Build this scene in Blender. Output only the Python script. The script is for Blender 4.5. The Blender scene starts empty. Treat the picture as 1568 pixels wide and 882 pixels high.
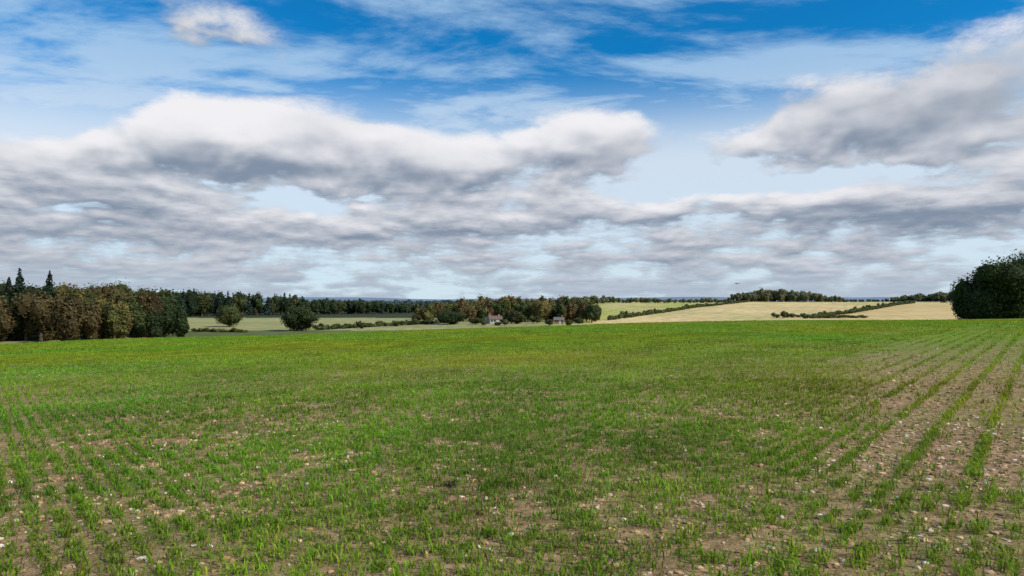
import bpy, math, numpy as np
from mathutils import Vector
R = np.random.default_rng(7)
scene = bpy.context.scene
CAM_Z = 1.7
F = 1045.0   # focal length in photo pixels, used only to turn survey bearings into metres

# ------------------------------------------------------------------ helpers
def ss(a, b, x):
    t = np.clip((np.asarray(x, float) - a) / (b - a), 0, 1)
    return t * t * (3 - 2 * t)
_tab = np.random.default_rng(3).random((256, 256))
def vnoise(x, y):
    x = np.asarray(x, float); y = np.asarray(y, float)
    xi = np.floor(x).astype(int); yi = np.floor(y).astype(int)
    fx = x - xi; fy = y - yi
    fx = fx * fx * (3 - 2 * fx); fy = fy * fy * (3 - 2 * fy)
    a = _tab[xi & 255, yi & 255]; b = _tab[(xi + 1) & 255, yi & 255]
    c = _tab[xi & 255, (yi + 1) & 255]; d = _tab[(xi + 1) & 255, (yi + 1) & 255]
    return (a * (1 - fx) + b * fx) * (1 - fy) + (c * (1 - fx) + d * fx) * fy
def fbm(x, y, o=4):
    s = 0; a = .5; t = 0
    for i in range(o):
        s = s + a * vnoise(x * 2 ** i + 17 * i, y * 2 ** i + 31 * i); t += a; a *= .5
    return s / t

def H(x, y):
    x = np.asarray(x, float); y = np.asarray(y, float)
    xc = np.clip(x, -250, 250); yc = np.clip(y, -150, 150)
    P = -.0258 * yc + .0252 * xc - .000106 * xc ** 2
    u = x / np.maximum(y, 1)
    w = ss(.05, .15, u) * (y > 0)
    V = -10.3 + w * (np.clip((y - 330) / 570, 0, 1) * 8.4) - w * ss(1000, 1800, y) * 8
    V = V + (1 - w) * ss(450, 900, y) * (-1.5)
    V = V + (fbm(x / 150, y / 150, 2) - .5) * 1.2 * ss(200, 320, y)
    V = V + ss(2500, 4500, y) * (fbm(x / 1400 + 5, y / 1400, 3) - .35) * 60
    t = ss(112, 185, y)
    micro = (fbm(x / 1.3, y / 1.3, 3) - .5) * .06 * (1 - ss(40, 90, y))
    roll = (fbm(x / 34 + 2, y / 60, 2) - .5) * .7 * ss(45, 110, y) * (1 - ss(130, 180, y))
    return P * (1 - t) + V * t + micro + roll

class MB:
    def __init__(s): s.v = []; s.f = []; s.c = []; s.m = []; s.n = 0
    def add(s, v, f, c, m=0):
        v = np.asarray(v, float).reshape(-1, 3); f = np.asarray(f, int).reshape(-1, 3)
        c = np.asarray(c, float)
        if c.ndim == 1: c = np.tile(c, (len(v), 1))
        s.v.append(v); s.f.append(f + s.n); s.c.append(c); s.m.append(np.full(len(f), m)); s.n += len(v)
    def build(s, name, mats, smooth=False):
        v = np.concatenate(s.v); f = np.concatenate(s.f); c = np.concatenate(s.c); m = np.concatenate(s.m)
        me = bpy.data.meshes.new(name)
        me.vertices.add(len(v)); me.vertices.foreach_set("co", v.astype(np.float32).ravel())
        me.loops.add(len(f) * 3); me.loops.foreach_set("vertex_index", f.astype(np.int32).ravel())
        me.polygons.add(len(f)); me.polygons.foreach_set("loop_start", np.arange(0, len(f) * 3, 3, dtype=np.int32))
        me.polygons.foreach_set("material_index", m.astype(np.int32))
        me.polygons.foreach_set("use_smooth", np.full(len(f), smooth))
        me.update(calc_edges=True)
        a = me.attributes.new("Col", 'FLOAT_COLOR', 'POINT')
        cc = np.ones((len(v), 4), np.float32); cc[:, :c.shape[1]] = c
        a.data.foreach_set("color", cc.ravel())
        for k in mats: me.materials.append(k)
        o = bpy.data.objects.new(name, me); scene.collection.objects.link(o)
        return o

def newmat(name):
    m = bpy.data.materials.new(name); m.use_nodes = True
    nt = m.node_tree; nt.nodes.clear()
    return m, nt, nt.nodes, nt.links

def leafmat(name, trans=.3, rough=.7, nscale=3.0):
    m, nt, n, l = newmat(name)
    a = n.new('ShaderNodeAttribute'); a.attribute_name = 'Col'
    tc = n.new('ShaderNodeTexCoord'); no = n.new('ShaderNodeTexNoise'); no.inputs['Scale'].default_value = nscale
    no.inputs['Detail'].default_value = 1
    l.new(tc.outputs['Object'], no.inputs['Vector'])
    mr = n.new('ShaderNodeMapRange'); mr.inputs[3].default_value = .7; mr.inputs[4].default_value = 1.3
    l.new(no.outputs[0], mr.inputs[0])
    vm = n.new('ShaderNodeVectorMath'); vm.operation = 'SCALE'
    l.new(a.outputs['Color'], vm.inputs[0]); l.new(mr.outputs[0], vm.inputs['Scale'])
    p = n.new('ShaderNodeBsdfPrincipled'); p.inputs['Roughness'].default_value = rough
    p.inputs['Specular IOR Level'].default_value = .2
    l.new(vm.outputs[0], p.inputs['Base Color'])
    o = n.new('ShaderNodeOutputMaterial')
    if trans > 0:
        t = n.new('ShaderNodeBsdfTranslucent'); l.new(vm.outputs[0], t.inputs[0])
        mx = n.new('ShaderNodeMixShader'); mx.inputs[0].default_value = trans
        l.new(p.outputs[0], mx.inputs[1]); l.new(t.outputs[0], mx.inputs[2])
        l.new(mx.outputs[0], o.inputs[0])
    else: l.new(p.outputs[0], o.inputs[0])
    return m
M_LEAF = leafmat("leaf_foliage", .25, .75, .4)
M_GRASS = leafmat("grass_blade", .42, .6, .8)
M_BARK = leafmat("bark", 0.0, .9, 2)
M_STONE = leafmat("flint_stone", 0.0, .8, 40)

# ------------------------------------------------------------------ world sky
w = bpy.data.worlds.new("World"); scene.world = w; w.use_nodes = True
nt = w.node_tree; nt.nodes.clear(); n = nt.nodes; l = nt.links
SUN_EL = math.radians(36); SUN_AZ = math.radians(116)      # azimuth from +Y towards +X
def setin(sock, v):
    if isinstance(v, bpy.types.NodeSocket): l.new(v, sock)
    else: sock.default_value = v
def mt(op, *a, clamp=False):
    k = n.new('ShaderNodeMath'); k.operation = op; k.use_clamp = clamp
    for i, v in enumerate(a): setin(k.inputs[i], v)
    return k.outputs[0]
def vm(op, *a):
    k = n.new('ShaderNodeVectorMath'); k.operation = op
    for i, v in enumerate(a): setin(k.inputs[i], v)
    return k.outputs['Value'] if op in ('DOT_PRODUCT', 'LENGTH') else k.outputs[0]
def comb(x, y, z=0.0):
    k = n.new('ShaderNodeCombineXYZ'); setin(k.inputs[0], x); setin(k.inputs[1], y); setin(k.inputs[2], z); return k.outputs[0]
def mrange(v, a, b, c=0., d=1., smooth=True):
    k = n.new('ShaderNodeMapRange'); k.interpolation_type = 'SMOOTHSTEP' if smooth else 'LINEAR'
    setin(k.inputs[0], v)
    for i, x in enumerate((a, b, c, d)): k.inputs[i + 1].default_value = x
    return k.outputs[0]
def noise(vec, sc, det=6, rough=.55, dist=0.0):
    k = n.new('ShaderNodeTexNoise'); k.inputs['Scale'].default_value = sc; k.inputs['Detail'].default_value = det
    k.inputs['Roughness'].default_value = rough; k.inputs['Distortion'].default_value = dist
    l.new(vec, k.inputs['Vector']); return k.outputs[0]
def mixc(f, a, b):
    k = n.new('ShaderNodeMix'); k.data_type = 'RGBA'
    setin(k.inputs[0], f); setin(k.inputs[6], a); setin(k.inputs[7], b); return k.outputs[2]
tc = n.new('ShaderNodeTexCoord'); sp = n.new('ShaderNodeSeparateXYZ'); l.new(tc.outputs['Generated'], sp.inputs[0])
dx, dy, dz = sp.outputs
az = mt('ARCTAN2', dx, dy); el = mt('ARCSINE', dz)
def pe(px, py):
    a = math.atan((px - 784) / F); return a, math.atan((458 - py) / F * math.cos(a))
def gsum(vec, blobs, acc):
    for (px, py, rx, ry, wt) in blobs:
        a, e = pe(px, py); ix, iy = F / rx, F / ry
        q = vm('MULTIPLY_ADD', vec, (ix, iy, 0), (-a * ix, -e * iy, 0))
        g = mt('POWER', .3679, vm('DOT_PRODUCT', q, q))
        acc = mt('MULTIPLY_ADD', g, wt, acc)
    return acc
blobs = [ # bearing/elevation of the individual cloud masses (px,py,rx,ry,weight)
 (215,220,90,40,.9),(400,192,150,44,1.4),(420,248,190,34,.8),(600,232,90,38,.85),(730,248,110,28,.7),(885,214,100,42,1.6),(860,260,140,20,.4),
 (350,45,140,50,1.05),(1430,110,190,60,.9),(1270,185,150,36,.75),(1450,205,150,38,.5),(60,262,130,32,.6),
 (740,80,270,50,-.9),(560,15,180,35,-.5),(1360,5,170,20,-.6),(80,120,130,70,-.5),(1060,155,80,40,-1.0),(690,165,90,26,-.7),
 (500,312,120,15,-.9),(1060,275,150,21,-1.3),(1320,262,150,13,-.6),(950,30,120,30,-.3),
 (720,335,200,20,.75),(1430,320,190,24,.85),(260,322,120,15,.7),(1150,314,100,12,.5),(100,350,180,16,.55)]
def low_d(dz_, el_):
    k = mt('DIVIDE', 1.0, mt('ADD', mt('MAXIMUM', dz_, 0.0), .09))
    P = comb(mt('MULTIPLY', dx, k), mt('MULTIPLY', dy, k), 3.7)
    AE = comb(az, mt('MULTIPLY', el_, 1.6), .3)
    n1 = noise(P, 1.6, 2.4, .5, .1); n2 = noise(AE, 9.0, 3.4, .55, .1)
    wob = mt('MULTIPLY', mt('SUBTRACT', n2, .5), .15)
    AEw = comb(mt('ADD', az, wob), mt('MULTIPLY_ADD', wob, .45, el_), 0.)
    base = mrange(el_, .12, .28, .33, -.46)
    B = gsum(AEw, blobs, base)
    n3 = noise(comb(az, mt('MULTIPLY', el_, 3.6), 2.3), 15.0, 4, .55, .1)
    B = mt('MULTIPLY_ADD', mt('SUBTRACT', n3, .5), mrange(el_, .12, .22, 2.1, 0.), B)
    D = mt('MULTIPLY_ADD', mt('SUBTRACT', n1, .5), mrange(el_, .06, .2, 1.3, 2.2), B)
    D = mt('MULTIPLY_ADD', mt('SUBTRACT', n2, .5), 1.6, D)
    return D, B, P, AE
Dl, B0, P0, AE0 = low_d(dz, el)
n1f = noise(P0, 1.6, 6, .56, .1); n2f = noise(AE0, 9.0, 7, .6, .1)
D0 = mt('MULTIPLY_ADD', mt('SUBTRACT', n2f, .5), 2.2, mt('MULTIPLY_ADD', mt('SUBTRACT', n1f, .5), mrange(el, .06, .2, 1.4, 2.4), B0))
dzp = mt('ADD', mt('MAXIMUM', dz, 0.0), .09)
dl = mt('MULTIPLY', mt('MULTIPLY', dzp, dzp), .25)
D1, _, _, _ = low_d(mt('ADD', dz, dl), mt('ADD', el, dl))
alpha = mrange(D0, -.15, .50)
rel = mt('SUBTRACT', Dl, D1)
thick = mrange(D0, .2, 1.7)
L = mt('MULTIPLY_ADD', rel, .60, mt('MULTIPLY_ADD', thick, -.20, .48))
L = mt('MULTIPLY_ADD', mt('SUBTRACT', n2f, .5), .75, L)
L = mt('SUBTRACT', L, mrange(el, .09, .2, .20, 0.))
L = gsum(comb(az, el, 0.), [(1380,150,230,75,-.30),(340,40,160,60,-.30),(1470,330,200,35,-.12),(250,190,150,45,.14),(880,205,120,35,.10),(420,262,200,22,-.14),(820,275,200,16,-.12)], L)
L = mrange(L, -.25, 1.08, 0., 1.)
ccol = mixc(L, (.225, .285, .38, 1), (.88, .875, .905, 1))
haze = mrange(el, .0, .07, .75, 0.)
ccol = mixc(haze, ccol, (.42, .51, .62, 1))
# high thin veil
rot = n.new('ShaderNodeMapping'); rot.inputs['Rotation'].default_value = (0, 0, -.6); rot.inputs['Scale'].default_value = (.8, 1.5, 1)
l.new(P0, rot.inputs[0])
ci = noise(rot.outputs[0], 1.8, 7, .62, .25)
cib = gsum(comb(az, el, 0.), [(740,72,260,50,-.10),(1340,8,200,25,-.10),(600,15,150,30,-.06),(1080,165,110,36,-.02),(130,110,160,70,.07),(560,110,160,25,.03),(1180,60,160,60,.08)], ci)
veil = mrange(cib, .38, .64)
lowv = mrange(el, .19, .34, 1.0, 0.0)
va = mt('MAXIMUM', mt('MULTIPLY', veil, .78), mt('MULTIPLY', lowv, .84))
vcol = mixc(lowv, (.42, .62, .84, 1), (.74, .82, .90, 1))
sky = n.new('ShaderNodeTexSky'); sky.sky_type = 'NISHITA'; sky.sun_disc = False
sky.sun_elevation = SUN_EL; sky.sun_rotation = SUN_AZ; sky.ozone_density = 3.0; sky.dust_density = .3
tint = vm('MULTIPLY', sky.outputs[0], (.04, .68, 1.05))
b1 = n.new('ShaderNodeBackground'); l.new(tint, b1.inputs[0]); b1.inputs[1].default_value = .13
b2 = n.new('ShaderNodeBackground'); l.new(vcol, b2.inputs[0]); b2.inputs[1].default_value = 1
b3 = n.new('ShaderNodeBackground'); l.new(ccol, b3.inputs[0]); b3.inputs[1].default_value = 1
m1 = n.new('ShaderNodeMixShader'); l.new(va, m1.inputs[0]); l.new(b1.outputs[0], m1.inputs[1]); l.new(b2.outputs[0], m1.inputs[2])
m2 = n.new('ShaderNodeMixShader'); l.new(alpha, m2.inputs[0]); l.new(m1.outputs[0], m2.inputs[1]); l.new(b3.outputs[0], m2.inputs[2])
wo = n.new('ShaderNodeOutputWorld'); l.new(m2.outputs[0], wo.inputs[0])
try:
    w.cycles.sampling_method = 'MANUAL'; w.cycles.sample_map_resolution = 512
except Exception: pass

sl = bpy.data.lights.new("sun", 'SUN'); sl.energy = 5.0; sl.angle = math.radians(.6); sl.color = (1, .92, .77)
so = bpy.data.objects.new("sun", sl); scene.collection.objects.link(so)
sd = Vector((math.sin(SUN_AZ) * math.cos(SUN_EL), math.cos(SUN_AZ) * math.cos(SUN_EL), math.sin(SUN_EL)))
so.rotation_euler = sd.to_track_quat('Z', 'Y').to_euler()

# ------------------------------------------------------------------ ground sheet
ang = np.radians(np.concatenate([np.arange(-180, -56, 4), np.arange(-54, 54, .2), np.arange(54, 180, 4)]))
rad = np.concatenate([[0.5], 1.0 * 1.026 ** np.arange(0, 362)])
A, RR = np.meshgrid(ang, rad)
X = np.sin(A) * RR; Y = np.cos(A) * RR; Z = H(X, Y)
nr, na = X.shape
idx = np.arange(nr * na).reshape(nr, na)
nx = np.roll(idx, -1, axis=1)
a_ = idx[:-1].ravel(); b_ = nx[:-1].ravel(); c_ = nx[1:].ravel(); d_ = idx[1:].ravel()
faces = np.concatenate([np.stack([a_, b_, c_], 1), np.stack([a_, c_, d_], 1)])
V = np.stack([X, Y, Z], -1).reshape(-1, 3)
x, y = V[:, 0], V[:, 1]
def hedge2x(yy): return np.interp(yy, [300, 396, 459, 694, 815, 1000], [90, 165, 227, 389, 480, 620])
def hedge1x(yy): return 52 + (yy - 371) * .478
GOLD = np.array([.54, .415, .20]); MEAD = np.array([.27, .26, .11]); YG = np.array([.34, .34, .09]); WOODF = np.array([.035, .045, .02])
col = np.tile(MEAD, (len(x), 1))
nn = fbm(x / 60, y / 25, 4)[:, None]
n5 = fbm(x / 45 + 7, y / 90, 4)[:, None]
col = col * (.75 + .5 * nn)
band = ((y > 215) & (y < 262))[:, None]; col = np.where(band & (x < 0)[:, None], np.array([.10, .125, .04]) * (.7 + .6 * nn), col)
back = (x < hedge1x(y)) & (y > 430); col[back & (x / np.maximum(y, 1) < .10)] = WOODF
c1 = (x < hedge1x(y)) & (x / np.maximum(y, 1) > .10) & (y > 300)
yg = YG * (.8 + .4 * nn); kk = ss(.45, .6, n5); yg = yg * (1 - kk) + np.array([.42, .37, .15]) * kk
col[c1] = yg[c1]
gd = GOLD * (.80 + .40 * nn); kk = ss(.5, .68, n5) * .6; gd = gd * (1 - kk) + np.array([.36, .34, .13]) * kk
tram = (np.abs(((x - .478 * y) / 13.0) % 1 - .5) < .06)[:, None]; gd = np.where(tram, gd * .86, gd)
c2 = (x >= hedge1x(y)) & (x < hedge2x(y)) & (y > 300); col[c2] = gd[c2]
c3 = (x >= hedge2x(y)) & (y > 300); col[c3] = (GOLD * np.array([.93, .9, .85]) * (.8 + .4 * nn))[c3]
far = (y > 930); fn = vnoise(x / 260, y / 420)[:, None]
col[far] = np.where(fn > .62, GOLD * .6, np.where(fn > .35, np.array([.09, .13, .05]), np.array([.04, .06, .03])))[far]
haze_f = ss(1500, 4500, np.hypot(x, y))[:, None]; col = col * (1 - haze_f) + np.array([.15, .21, .29]) * haze_f  # aerial haze painted into the ground colour with distance
crop = 1 - ss(128, 136, y)
rgba = np.concatenate([col, crop[:, None]], 1)
gm, gnt, n, l = newmat("field_ground")
at = n.new('ShaderNodeAttribute'); at.attribute_name = 'Col'
tc = n.new('ShaderNodeTexCoord'); ob = tc.outputs['Object']
sepp = n.new('ShaderNodeSeparateXYZ'); l.new(ob, sepp.inputs[0])
na1 = noise(ob, 9., 7, .7); na2 = noise(ob, 55., 4, .7); na3 = noise(ob, .45, 4, .6); na4 = noise(ob, .06, 3, .6)
soil = mixc(mrange(na1, .35, .65), (.15, .08, .036, 1), (.46, .29, .155, 1))
soil = mixc(mrange(na2, .45, .75), soil, (.58, .42, .26, 1))
soil = mixc(mrange(noise(ob, 2.2, 5, .6), .4, .7, 0., .45), soil, (.14, .09, .04, 1))
grn = mixc(mrange(na1, .35, .65), (.07, .15, .008, 1), (.14, .25, .014, 1))
grn = mixc(mrange(na4, .35, .65), grn, (.15, .22, .014, 1))
cov = mrange(sepp.outputs[1], 6, 45, .10, .92)
cov = mt('ADD', cov, mt('MULTIPLY', mt('SUBTRACT', na3, .5), 1.2), clamp=True)
near = mixc(cov, soil, grn)
fv = n.new('ShaderNodeMapping'); fv.inputs['Scale'].default_value = (.25, .05, .1); l.new(ob, fv.inputs[0])
fnz = noise(fv.outputs[0], 1.0, 6, .65)
k = n.new('ShaderNodeVectorMath'); k.operation = 'SCALE'; l.new(at.outputs['Color'], k.inputs[0]); l.new(mrange(fnz, .3, .7, .82, 1.18), k.inputs['Scale'])
gc = mixc(at.outputs['Alpha'], k.outputs[0], near)
p = n.new('ShaderNodeBsdfPrincipled'); p.inputs['Roughness'].default_value = .95; p.inputs['Specular IOR Level'].default_value = .1
l.new(gc, p.inputs['Base Color'])
hgt = mt('ADD', mt('MULTIPLY', na1, .06), mt('MULTIPLY', na2, .014))
bp = n.new('ShaderNodeBump'); bp.inputs['Strength'].default_value = .9; bp.inputs['Distance'].default_value = 1.0
l.new(hgt, bp.inputs['Height']); l.new(bp.outputs[0], p.inputs['Normal'])
o = n.new('ShaderNodeOutputMaterial'); l.new(p.outputs[0], o.inputs[0])
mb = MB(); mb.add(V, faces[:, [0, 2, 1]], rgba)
ic = len(V)
mb.add(np.array([[0, 0, float(H(0, 0))]]), np.zeros((0, 3)), np.array([[.1, .1, .1, 1.]]))
cap = np.stack([idx[0], nx[0], np.full(na, ic)], 1); mb.f.append(cap); mb.m.append(np.zeros(na))
ground = mb.build("ground", [gm], True)

# ------------------------------------------------------------------ crop seedlings
ROW = .25
def stripm(x, y):
    u = x / np.maximum(y, .5); pn2 = fbm(x / 5 + 9, y / 4, 3)
    return ss(.46, .57, u + .3 * (pn2 - .5)) * (1 - ss(30, 70, y)) * ss(5.6, 7.0, y)
def rowsnap(x, y, jit):
    # drilled rows: two straight runs meeting on a headland turn; in the middle the crop was broadcast
    s_ = np.where(x > 0, -1.0, 1.0)
    f = .78 * y + s_ * x
    gx = s_; gy = .78; g2 = 1 + .61
    i = np.round(f / ROW); d = (i * ROW - f) / g2
    u = x / np.maximum(y, .5); wob = .1 * (fbm(x / 3, y / 3, 2) - .5)
    sn = np.maximum(ss(.28, .46, u + wob), ss(.30, .52, -u + wob))
    d = d * sn + R.normal(0, jit, len(x))
    return x + gx * d, y + gy * d, i
def cover(x, y, i):
    u = x / np.maximum(y, .5)
    pn = fbm(x / .55, y / .55, 3); pn2 = fbm(x / 5 + 9, y / 4, 3); pn3 = fbm(x / .16 + 4, y / .16, 2)
    k = .84 + 1.8 * (pn - .5) + 1.4 * (pn2 - .5) + .4 * ss(6.5, 17, y) + 1.8 * (pn3 - .5) * (1 - ss(10, 22, y))
    k = k - .14 * ss(-.2, .25, u) * (1 - ss(6, 14, y))
    strip = stripm(x, y)
    keep = i.astype(int) % 3 == 0
    k = k * (1 - strip * np.where(keep, 0, .92)) + strip * np.where(keep, .35, 0)
    streak = ss(.15, .4, u) * ss(14, 24, y) * (1 - ss(60, 95, y)) * ss(.48, .60, fbm(.06 * x, (.78 * y - abs(x)) / 1.6, 2))
    return k - .7 * streak
def blades(mb, x, y, nb, hgt, wid, simple=False, spread=.03, c0=(.16, .285, .012)):
    pl = np.repeat(R.uniform(.55, 1.4, len(x)), nb)
    x = np.repeat(x, nb); y = np.repeat(y, nb); N = len(x)
    x = x + R.normal(0, spread, N); y = y + R.normal(0, spread, N)
    z = H(x, y) - .004
    th = R.uniform(0, 2 * np.pi, N); lean = R.uniform(.2, 1.1, N); h = pl * hgt * R.uniform(.45, 1.2, N); wd = wid * R.uniform(.7, 1.3, N)
    ph = th + np.pi / 2 + R.normal(0, .5, N)
    wx, wy = np.cos(ph) * wd / 2, np.sin(ph) * wd / 2
    lx, ly = np.cos(th) * h * lean, np.sin(th) * h * lean
    tint = R.uniform(.6, 1.35, N); yel = R.random(N) ** 3
    big = fbm(x / 9 + 3, y / 14, 2); med = fbm(x / 1.7 + 8, y / 2.2, 2)
    c = np.array(c0)[None] * (tint * (.65 + .7 * med))[:, None]
    c[:, 0] *= 1 + .8 * yel + 1.1 * (big - .5); c[:, 2] *= 1 + 1.2 * yel
    base = np.stack([x, y, z], 1); W = np.stack([wx, wy, 0 * wx], 1)
    tip = base + np.stack([lx, ly, h * (1.05 - .5 * lean)], 1)
    if simple:
        v = np.stack([base - W, base + W, tip], 1).reshape(-1, 3)
        mb.add(v, np.arange(3 * N).reshape(N, 3), np.repeat(c, 3, 0)); return
    mid = base + np.stack([lx * .38, ly * .38, h * .62], 1)
    v = np.stack([base - W * .6, base + W * .6, mid + W, mid - W, tip], 1).reshape(-1, 3)
    o = np.arange(N)[:, None] * 5
    f = np.concatenate([o + np.array([[0, 1, 2]]), o + np.array([[0, 2, 3]]), o + np.array([[3, 2, 4]])], 0)
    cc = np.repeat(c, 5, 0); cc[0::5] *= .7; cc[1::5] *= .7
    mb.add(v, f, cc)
def sample(r0, r1, den, jit, half=45):
    area = (r1 ** 2 - r0 ** 2) / 2 * math.radians(2 * half); N = int(area * den)
    r = np.sqrt(R.uniform(r0 ** 2, r1 ** 2, N)); a = np.radians(R.uniform(-half, half, N))
    x, y, i = rowsnap(r * np.sin(a), r * np.cos(a), jit)
    k = R.random(N) < cover(x, y, i)
    return x[k], y[k]
mb = MB()
YGR = (.175, .305, .011)
x, y = sample(2.6, 11, 230, .022); blades(mb, x, y, 6, .082, .010)
x, y = sample(11, 18, 140, .024); blades(mb, x, y, 4, .09, .014, spread=.032, c0=(.165, .29, .012))
x, y = sample(18, 30, 85, .026); blades(mb, x, y, 4, .095, .020, True, spread=.035, c0=(.17, .30, .012))
x, y = sample(30, 60, 34, .03); blades(mb, x, y, 4, .10, .036, True, spread=.05, c0=YGR)
x, y = sample(60, 128, 9, .05); blades(mb, x, y, 3, .12, .08, True, spread=.12, c0=YGR)
mb.build("crop_grass", [M_GRASS])

mb = MB()
for a, b in [(-.62, 6.9), (-1.9, 8.0), (-14, 17.5), (-2.2, 9.8), (8.2, 12)]:
    q = 9; blades(mb, a + R.normal(0, .06, q), b + R.normal(0, .04, q), 5, .075, .01, c0=(.09, .065, .03))
mb.build("weeds", [M_GRASS])

# ------------------------------------------------------------------ stones & clods
import bmesh
def ico(sub=1):
    bm = bmesh.new(); bmesh.ops.create_icosphere(bm, subdivisions=sub, radius=1)
    v = np.array([q.co[:] for q in bm.verts]); f = np.array([[k.index for k in q.verts] for q in bm.faces]); bm.free(); return v, f
IV, IF = ico(1); IV2, IF2 = ico(2)
def scatter(mb, r0, r1, den, smin, smax, cols, pw=3):
    area = (r1 ** 2 - r0 ** 2) / 2 * math.radians(92); N = int(area * den)
    r = np.sqrt(R.uniform(r0 ** 2, r1 ** 2, N)); a = np.radians(R.uniform(-46, 46, N)); x = r * np.sin(a); y = r * np.cos(a)
    keep = R.random(N) < np.clip(1.5 - 1.5 * cover(x, y, np.ones(N)), .08, 1); x, y = x[keep], y[keep]; N = len(x)
    s = smin + (smax - smin) * R.random(N) ** pw
    sc = np.stack([s * R.uniform(.7, 1.4, N), s * R.uniform(.6, 1.1, N), s * R.uniform(.35, .65, N)], 1)
    v = IV[None] * (1 + R.normal(0, .18, (N, len(IV), 1))) * sc[:, None]
    t = R.uniform(0, 6.28, N)[:, None]; vx = v[..., 0] * np.cos(t) - v[..., 1] * np.sin(t); vy = v[..., 0] * np.sin(t) + v[..., 1] * np.cos(t)
    z = H(x, y) + sc[:, 2] * .2
    v = np.stack([vx + x[:, None], vy + y[:, None], v[..., 2] + z[:, None]], -1).reshape(-1, 3)
    f = (IF[None] + (np.arange(N) * len(IV))[:, None, None]).reshape(-1, 3)
    cols = np.array(cols); c = cols[R.integers(0, len(cols), N)] * R.uniform(.7, 1.2, (N, 1))
    mb.add(v, f, np.repeat(c, len(IV), 0))
mb = MB()
SC = [(.55, .42, .28), (.46, .33, .19), (.60, .49, .36), (.44, .29, .16), (.52, .38, .24), (.68, .60, .50)]
scatter(mb, 2.6, 12, 80, .006, .036, SC); scatter(mb, 12, 30, 7, .010, .036, SC); scatter(mb, 30, 60, .2, .03, .05, SC)
mb.build("field_stones", [M_STONE])
mb = MB()
SC = [(.40, .25, .125), (.28, .165, .08), (.48, .32, .18), (.20, .115, .06)]
scatter(mb, 2.6, 12, 150, .008, .036, SC, 2); scatter(mb, 12, 28, 18, .02, .05, SC, 2)
mb.build("soil_clods", [M_STONE])

# ------------------------------------------------------------------ trees
def leaves(mb, pos, nrm, size, c):
    N = len(pos); nrm = nrm / np.linalg.norm(nrm, axis=1)[:, None]
    t = R.normal(0, 1, (N, 3)); t = np.cross(nrm, t); t /= np.linalg.norm(t, axis=1)[:, None] + 1e-9; b = np.cross(nrm, t)
    s = (size * R.uniform(.55, 1.35, N))[:, None]
    k = R.uniform(.45, .8, (N, 1))
    v = np.stack([pos - t * s, pos + b * s * k, pos + t * s, pos - b * s * k], 1).reshape(-1, 3)
    o = np.arange(N)[:, None] * 4; f = np.concatenate([o + np.array([[0, 1, 2]]), o + np.array([[0, 2, 3]])], 0)
    mb.add(v, f, np.repeat(c, 4, 0), 0)
def limb(mb, p, q, r0, r1, col=(.09, .07, .05), k=7):
    p = np.array(p, float); q = np.array(q, float); d = q - p; d /= np.linalg.norm(d)
    a = np.cross(d, [.3, .9, .2]); a /= np.linalg.norm(a); b = np.cross(d, a)
    t = np.linspace(0, 2 * np.pi, k, endpoint=False)
    ring = lambda c, r: c + r * (np.cos(t)[:, None] * a + np.sin(t)[:, None] * b)
    v = np.concatenate([ring(p, r0), ring(q, r1)])
    i = np.arange(k); j = (i + 1) % k
    mb.add(v, np.concatenate([np.stack([i, j, j + k], 1), np.stack([i, j + k, i + k], 1)]), np.array(col), 1)
def broadleaf(mb, x, y, h, r, c, nl=900, ls=.5, nlobe=11, low=.18, core=.7, z=None):
    z0 = float(H(x, y)) if z is None else z
    c = np.array(c, float); base = np.array([x, y, z0])
    ctr = base + [0, 0, h * (low + (1 - low) * .5)]; hz = h * (1 - low) / 2
    limb(mb, base - [0, 0, .3], base + [0, 0, h * .45], .035 * h, .02 * h)
    L = []
    for i in range(nlobe):
        d = R.normal(0, 1, 3); d /= np.linalg.norm(d); q = R.uniform(.45, .72)
        if i < 2: q = .15
        lr = R.uniform(.3, .5)
        cc = ctr + d * [r * q, r * q, hz * q * 1.05]
        rr = np.array([r * lr, r * lr, hz * lr * 1.15])
        if i < 2: rr = np.array([r * .6, r * .6, hz * .72])
        L.append((cc, rr, R.uniform(.75, 1.25)))
        limb(mb, base + [0, 0, h * R.uniform(.25, .45)], cc, .014 * h, .005 * h, k=5)
    wts = np.array([q[1][0] ** 2 for q in L]); wts /= wts.sum()
    for (cc, rr, tv), wt in zip(L, wts):
        N = int(nl * wt) + 4
        d = R.normal(0, 1, (N, 3)); d /= np.linalg.norm(d, axis=1)[:, None]
        q = R.uniform(.72, 1.0, N) + R.random(N) ** 4 * .28
        pos = cc + d * rr * q[:, None]
        k = pos[:, 2] > z0 + .2; pos, d2 = pos[k], d[k]; N = len(pos)
        nr = d2 + R.normal(0, .45, (N, 3))
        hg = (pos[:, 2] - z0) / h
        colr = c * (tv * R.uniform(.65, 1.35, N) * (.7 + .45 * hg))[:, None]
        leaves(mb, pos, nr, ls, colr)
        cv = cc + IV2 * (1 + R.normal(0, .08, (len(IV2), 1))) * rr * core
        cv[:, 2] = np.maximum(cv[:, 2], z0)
        mb.add(cv, IF2, c * .55, 0)
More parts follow.
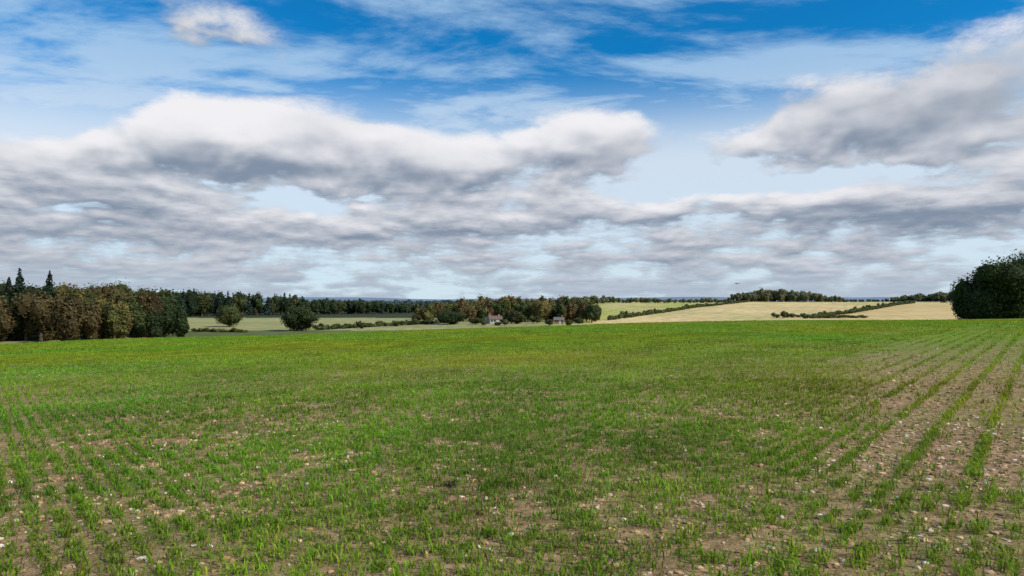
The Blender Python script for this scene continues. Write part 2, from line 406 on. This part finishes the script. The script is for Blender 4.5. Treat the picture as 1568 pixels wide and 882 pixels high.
def conifer(mb, x, y, h, r, c, nl=700, ls=.5, z=None):
    z0 = float(H(x, y)) if z is None else z; c = np.array(c, float)
    limb(mb, [x, y, z0], [x, y, z0 + h * .97], .02 * h, .003 * h)
    t = 1 - np.sqrt(R.random(nl)) * .92; t = np.clip(t, .05, 1)
    lay = 11; s = (t * lay) % 1
    rad_ = r * (1 - t) ** .85 * (.62 + .38 * (1 - s)) ; q = np.sqrt(R.uniform(.25, 1.0, nl)); a = R.uniform(0, 6.283, nl)
    rad_ = rad_ * (1 + .22 * np.sin(a * 5 + np.floor(t * lay) * 2.1))
    rr = rad_ * q
    pos = np.stack([x + rr * np.cos(a), y + rr * np.sin(a), z0 + h * t - .12 * rr], 1)
    nr = np.stack([np.cos(a) * .6, np.sin(a) * .6, np.full(nl, .7)], 1) + R.normal(0, .4, (nl, 3))
    leaves(mb, pos, nr, ls, c * R.uniform(.6, 1.4, (nl, 1)))
    k = 8; tt = np.linspace(0, 6.283, k, endpoint=False)
    v = np.concatenate([np.stack([x + r * .5 * np.cos(tt), y + r * .5 * np.sin(tt), np.full(k, z0 + .1 * h)], 1), [[x, y, z0 + h * .9]]])
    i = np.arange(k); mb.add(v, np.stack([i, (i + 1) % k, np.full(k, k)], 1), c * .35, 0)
MT = [M_LEAF, M_BARK]
def X_(px, y): return (px - 784) / F * y
def topz(py, y): return CAM_Z + (458 - py) / F * y
def hto(px, py, y):
    xx = X_(px, y); return xx, topz(py, y) - float(H(xx, y))

OLV = (.10, .105, .028); DKG = (.038, .060, .018); BRN = (.13, .096, .036); RUST = (.16, .098, .038); MID = (.068, .090, .026); CON = (.02, .034, .018); GLD = (.17, .14, .04)
def prof(tab, px): return float(np.interp(px, [a for a, b in tab], [b for a, b in tab]))
# left woodland
mb = MB()
T = [(-80, 425), (0, 432), (60, 436), (110, 433), (160, 431), (220, 440), (250, 450), (275, 470), (290, 490)]
for row, (yy, n_) in enumerate([(196, 20), (212, 20), (232, 22), (262, 22), (300, 22)]):
    for px in np.linspace(-90, [274, 268, 262, 262, 262][row], n_):
        px += R.normal(0, 5); y0 = yy + R.normal(0, 5)
        xx, hh = hto(px, prof(T, px) + (R.uniform(-3, 9) if row else R.uniform(4, 34)), y0)
        hh = max(hh, 5)
        if 95 < px < 205 and row < 3: c = np.array([BRN, GLD, OLV, BRN][R.integers(0, 4)]) * .9
        elif px < 60: c = np.array([DKG, MID, DKG, BRN][R.integers(0, 4)]) * .8
        elif px > 235: c = DKG if R.random() < .6 else MID
        else: c = [np.array(OLV) * .9, MID, np.array(BRN) * .8, MID][R.integers(0, 4)]
        c = np.array(c) * R.uniform(.75, 1.15) * .92
        broadleaf(mb, xx, y0, hh, hh * R.uniform(.28, .42), c, 1600 if row < 2 else 800, .38, 12, .0)
mb.build("woodland", MT)
for px, py, yy in [(30, 409, 203), (14, 424, 208), (76, 414, 206)]:
    mb = MB(); xx, hh = hto(px, py, yy); conifer(mb, xx, yy, hh, hh * .23, CON, 3400, .45); mb.build("conifer_tree", MT)

# dark wood behind the meadow
mb = MB()
T = [(230, 441), (300, 443), (350, 447), (440, 450), (480, 455), (540, 459), (600, 462), (660, 466)]
for row, n_ in enumerate([46, 44, 40]):
    for px in np.linspace(225, 640, n_):
        px += R.normal(0, 4); y0 = 440 + (px - 225) * .45 + row * 26 + R.normal(0, 5)
        xx, hh = hto(px, prof(T, px) + R.uniform(-1, 5), y0)
        f = (px - 225) / 415; tint = np.array([.9, 1, 1.0]) * (1 - f) + np.array([1.3, 1.45, 2.0]) * f  # bluish tint paints distance haze into the leaves
        if R.random() < .28 and px < 450: conifer(mb, xx, y0, hh * R.uniform(.95, 1.1), 3.6, np.array((.024, .036, .028)) * tint, 320, .9)
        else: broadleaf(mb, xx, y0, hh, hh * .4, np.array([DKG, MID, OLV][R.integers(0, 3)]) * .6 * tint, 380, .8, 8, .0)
mb.build("woodland", MT)

# far tree belts, distance haze mixed into the leaf colour
mb = MB()
for (p0, p1, yy, t0, t1, n_) in [(540, 700, 950, 460, 464, 40), (600, 800, 700, 463, 461, 30), (560, 720, 1600, 459, 459, 30)]:
    for px in np.linspace(p0, p1, n_):
        px += R.normal(0, 2); y0 = yy + R.normal(0, 20); xx, hh = hto(px, t0 + (t1 - t0) * (px - p0) / (p1 - p0) + R.uniform(-1, 3), y0)
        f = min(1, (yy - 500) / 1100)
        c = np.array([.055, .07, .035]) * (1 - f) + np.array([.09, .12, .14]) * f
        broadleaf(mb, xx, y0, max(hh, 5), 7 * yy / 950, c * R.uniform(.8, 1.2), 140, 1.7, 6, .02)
mb.build("distant_tree_belt", MT)

# centre copse
mb = MB()
T = [(630, 470), (650, 466), (700, 458), (730, 454), (770, 451), (820, 455), (850, 452), (890, 455), (910, 462), (922, 470)]
cols = [OLV, OLV, MID, RUST, BRN, OLV, GLD, BRN]
for row, (yy, n_) in enumerate([(352, 26), (368, 26), (392, 24), (425, 22)]):
    for px in np.linspace(640, 913, n_):
        px += R.normal(0, 3); y0 = yy + R.normal(0, 4)
        xx, hh = hto(px, prof(T, px) + (R.uniform(-2, 5) if row > 1 else R.uniform(2, 22)), y0)
        c = np.array(cols[R.integers(0, len(cols))]) * R.uniform(.8, 1.2) * 1.05
        if px > 895: c = np.array(MID)
        broadleaf(mb, xx, y0, max(hh, 4), max(hh, 4) * R.uniform(.3, .44), c, 650, .5, 10, .0)
mb.build("copse", MT)

# ridge tree lines
def belt(name, tab, yy, n_, cset, wr=.5, dup=2):
    mb = MB()
    for row in range(dup):
        for px in np.linspace(tab[0][0], tab[-1][0], n_):
            px += R.normal(0, 2.5); y0 = yy + row * 18 + R.normal(0, 6)
            xx, hh = hto(px, prof(tab, px) + R.uniform(-1.2, 3.5), y0); hh = max(hh, 3)
            c = np.array(cset[R.integers(0, len(cset))]) * R.uniform(.8, 1.2)
            broadleaf(mb, xx, y0, hh, hh * wr * R.uniform(.7, 1.2), c, 260, 1.0, 8, .0)
    mb.build(name, MT)
HZ = [(.13, .155, .08), (.15, .165, .075), (.10, .13, .07), (.18, .17, .08)]  # ridge foliage colours with distance haze put in
belt("ridge_tree_belt", [(1112, 460), (1120, 452), (1140, 445), (1165, 443), (1200, 442), (1245, 446), (1262, 451), (1290, 455), (1296, 458)], 905, 36, HZ, wr=.48)
belt("ridge_tree_belt", [(1300, 459), (1330, 457), (1365, 456), (1385, 452), (1415, 449), (1440, 447), (1475, 444), (1530, 446)], 960, 38, HZ, wr=.6)
belt("ridge_tree_belt", [(880, 452), (905, 451), (930, 454), (945, 455), (960, 457), (985, 455), (1010, 458), (1030, 457), (1045, 459), (1080, 456), (1100, 457), (1115, 459)], 840, 28, HZ, wr=.6)

# hedges
def hedge(name, pts, h, wdt, c, step=1.6, nl=90, ls=.45):
    mb = MB()
    for (x0, y0), (x1, y1) in zip(pts[:-1], pts[1:]):
        Ld = math.hypot(x1 - x0, y1 - y0); k = int(Ld / step)
        for t in (np.arange(k) + .5) / k:
            xx = x0 + (x1 - x0) * t + R.normal(0, .4); yy = y0 + (y1 - y0) * t + R.normal(0, .4)
            hh = h * R.uniform(.6, 1.25) * (1.6 if R.random() < .06 else 1)
            broadleaf(mb, xx, yy, hh, wdt * R.uniform(.8, 1.2), np.array(c) * R.uniform(.75, 1.3), nl, ls, 4, .0)
    mb.build(name, MT)
HC = (.085, .105, .035)
hedge("hedgerow", [(52, 365), (118, 505), (180, 640), (235, 754), (300, 870)], 2.6, 2.0, HC, 2.2)
hedge("hedgerow", [(150, 392), (178, 404), (227, 459), (300, 565), (389, 694), (480, 815)], 2.8, 2.4, HC, 2.4)
hedge("hedgerow", [(165, 388), (205, 397)], 2.0, 2.5, HC, 2)
hedge("hedgerow", [(-75, 262), (-58, 300), (-42, 322), (-28, 340)], 2.0, 1.8, MID, 1.6)
hedge("hedgerow", [(95, 905), (330, 905)], 3, 3.0, HC, 5, 60, 1)
hedge("hedgerow", [(-118, 252), (-95, 245)], 1.3, 1.4, OLV, 1.6)

# single trees and bushes
def single(name, px, topy, yy, rpx, c, nl, ls, low=.08, nlobe=16, hm=None):
    mb = MB(); xx, hh = hto(px, topy, yy)
    broadleaf(mb, xx, yy, hh, rpx / F * yy, c, nl, ls, nlobe, low); return mb.build(name, MT)
single("oak_tree", 352, 467, 300, 24, (.07, .09, .026), 3500, .36, .06)
single("oak_tree", 462, 470, 258, 32, (.038, .058, .018), 5000, .34, .0)
single("oak_tree", 692, 474, 318, 26, (.036, .055, .018), 3500, .36, .0)
single("oak_tree", 790, 476, 322, 18, (.055, .06, .02), 2000, .36, .0)
single("oak_tree", 906, 466, 335, 16, (.05, .07, .024), 2500, .4, .0)
for px, ty, yy, rp in [(636, 488, 315, 9), (555, 494, 275, 6), (607, 493, 300, 5), (1383, 462, 800, 7), (1352, 466, 700, 5), (1444, 462, 860, 5), (728, 486, 318, 13), (822, 483, 322, 15), (773, 488, 303, 7), (842, 490, 303, 8), (870, 489, 304, 8), (741, 489, 304, 6), (762, 492.5, 303, 6), (655, 489, 320, 12), (885, 486, 326, 10)]:
    single("bush", px, ty, yy, rp, (.06, .07, .024), 500, .4, 0, 6)
# great dark oaks on the right headland
for px, ty, yy, rp in [(1536, 398, 128, 60), (1604, 382, 134, 92), (1494, 422, 131, 36), (1700, 392, 140, 80)]:
    single("oak_tree", px, ty, yy, rp, (.040, .060, .014), 18000 if rp > 50 else 8000, .24, .0, 26)

# ------------------------------------------------------------------ farmhouse
def simple(name, color, rough=.8, sc=6, var=.25):
    m, nt_, n_, l_ = newmat(name)
    tc = n_.new('ShaderNodeTexCoord'); no = n_.new('ShaderNodeTexNoise'); no.inputs['Scale'].default_value = sc; l_.new(tc.outputs['Object'], no.inputs['Vector'])
    cr = n_.new('ShaderNodeValToRGB'); cr.color_ramp.elements[0].position = .3; cr.color_ramp.elements[1].position = .7
    cr.color_ramp.elements[0].color = tuple(v * (1 - var) for v in color) + (1,); cr.color_ramp.elements[1].color = tuple(min(1, v * (1 + var)) for v in color) + (1,)
    l_.new(no.outputs[0], cr.inputs[0]); p = n_.new('ShaderNodeBsdfPrincipled'); p.inputs['Roughness'].default_value = rough
    l_.new(cr.outputs[0], p.inputs['Base Color']); o = n_.new('ShaderNodeOutputMaterial'); l_.new(p.outputs[0], o.inputs[0]); return m
M_WALL = simple("render_wall", (.38, .34, .29)); M_BRICK = simple("brick_wall", (.30, .13, .09)); M_TILE = simple("roof_tile", (.13, .09, .07)); M_SLATE = simple("slate_roof", (.13, .115, .105))
M_GLASS = simple("window_glass", (.03, .035, .045), .15); M_WOOD = simple("painted_wood", (.5, .48, .44))
def pymesh(name, v, f, mat, parent):
    me = bpy.data.meshes.new(name); me.from_pydata(v, [], f); me.materials.append(mat); me.update()
    o = bpy.data.objects.new(name, me); scene.collection.objects.link(o); o.parent = parent; return o
def box(name, x0, x1, y0, y1, z0, z1, mat, parent):
    v = [(a, b, c) for c in (z0, z1) for b in (y0, y1) for a in (x0, x1)]
    return pymesh(name, v, [(0, 2, 3, 1), (4, 5, 7, 6), (0, 1, 5, 4), (2, 6, 7, 3), (0, 4, 6, 2), (1, 3, 7, 5)], mat, parent)
def house(name, px, yy, L_, D_, wall, ridge, wm, rm, rot):
    xx = X_(px, yy); e = bpy.data.objects.new(name, None); scene.collection.objects.link(e)
    e.location = (xx, yy, float(H(xx, yy)) + .1); e.rotation_euler = (0, 0, rot)
    a, b = L_ / 2, D_ / 2
    v = [(-a, -b, -2), (a, -b, -2), (a, b, -2), (-a, b, -2), (-a, -b, wall), (a, -b, wall), (a, b, wall), (-a, b, wall), (-a, 0, ridge), (a, 0, ridge)]
    pymesh("walls", v, [(0, 1, 5, 4), (2, 3, 7, 6), (1, 2, 6, 9, 5), (3, 0, 4, 8, 7)], wm, e)
    o = .35; s = (ridge - wall) / b; t = .18
    r = []
    for z in (.03, t + .03): r += [(-a - o, -b - o, wall - s * o + z), (a + o, -b - o, wall - s * o + z), (a + o, 0, ridge + z), (-a - o, 0, ridge + z), (a + o, b + o, wall - s * o + z), (-a - o, b + o, wall - s * o + z)]
    pymesh("roof", r, [(0, 3, 2, 1), (3, 5, 4, 2), (6, 7, 8, 9), (9, 8, 10, 11), (0, 1, 7, 6), (4, 5, 11, 10), (1, 2, 8, 7), (2, 4, 10, 8), (3, 0, 6, 9), (5, 3, 9, 11)], rm, e)
    box("chimney", a * .5, a * .5 + .7, -.35, .35, ridge - .5, ridge + .9, M_BRICK, e)
    for i, wx_ in enumerate(np.linspace(-a * .7, a * .7, 4)):
        if i == 2: box("door", wx_ - .45, wx_ + .45, -b - .05, -b - .01, -.2, 1.9, M_WOOD, e); continue
        box("window_frame", wx_ - .6, wx_ + .6, -b - .06, -b - .01, .8, 1.9, M_WOOD, e)
        box("window", wx_ - .5, wx_ + .5, -b - .08, -b - .065, .9, 1.8, M_GLASS, e)
house("farmhouse", 758, 325, 6.0, 5, 2.1, 3.5, M_WALL, M_TILE, .25)
house("farmhouse_annexe", 749, 327, 2.8, 3.2, 2.3, 4.0, M_WALL, M_TILE, 1.4)
house("brick_house", 856, 325, 4.4, 4, 1.8, 2.9, M_BRICK, M_SLATE, -.1)

# ------------------------------------------------------------------ light aircraft
def lathe(mb, prof_, c, k=10):
    t = np.linspace(0, 2 * np.pi, k, endpoint=False); v = []
    for (xx, r, zz) in prof_: v += [(c[0] + xx, c[1] + r * math.cos(a), c[2] + zz + r * math.sin(a)) for a in t]
    f = []
    for i in range(len(prof_) - 1):
        for j in range(k): a = i * k + j; b = i * k + (j + 1) % k; f += [(a, b, b + k), (a, b + k, a + k)]
    mb.add(v, f, (.25, .26, .28), 0)
mb = MB(); yy = 1100; c = (X_(1129, yy), yy, topz(434.5, yy))
lathe(mb, [(-4, .05, 0), (-3.6, .45, 0), (-2.5, .7, .05), (-.5, .85, .15), (1, .7, .1), (3, .3, .15), (4.6, .08, .25)], c)
def slab(mb, pts, t):
    v = [(c[0] + a, c[1] + b, c[2] + z + s) for s in (-t, t) for a, b, z in pts]; m_ = len(pts); f = []
    for i in range(1, m_ - 1): f += [(0, i + 1, i), (m_, m_ + i, m_ + i + 1)]
    for i in range(m_): j = (i + 1) % m_; f += [(i, j, j + m_), (i, j + m_, i + m_)]
    mb.add(v, f, (.25, .26, .28), 0)
slab(mb, [(-1.6, -5.5, .9), (-.4, -5.5, .9), (0.1, 0, .8), (-.4, 5.5, .9), (-1.6, 5.5, .9), (-1.9, 0, .8)], .08)
slab(mb, [(3.7, -1.8, .3), (4.6, -1.8, .3), (4.6, 1.8, .3), (3.7, 1.8, .3)], .05)
mb.add([(c[0] + 3.4, c[1], c[2] + .3), (c[0] + 4.6, c[1] + .04, c[2] + .3), (c[0] + 4.9, c[1], c[2] + 1.7), (c[0] + 4.3, c[1], c[2] + 1.7)], [(0, 1, 2), (0, 2, 3)], (.25, .26, .28))
mb.build("light_aircraft", [M_STONE])

# ------------------------------------------------------------------ camera
cam = bpy.data.cameras.new("camera"); co = bpy.data.objects.new("camera", cam); scene.collection.objects.link(co)
cam.lens = 24; cam.sensor_width = 36; cam.clip_start = .1; cam.clip_end = 30000
co.location = (0, 0, CAM_Z); co.rotation_euler = (math.radians(90.93), 0, 0); scene.camera = co
scene.view_settings.view_transform = 'Standard'; scene.view_settings.look = 'None'; scene.view_settings.exposure = 0
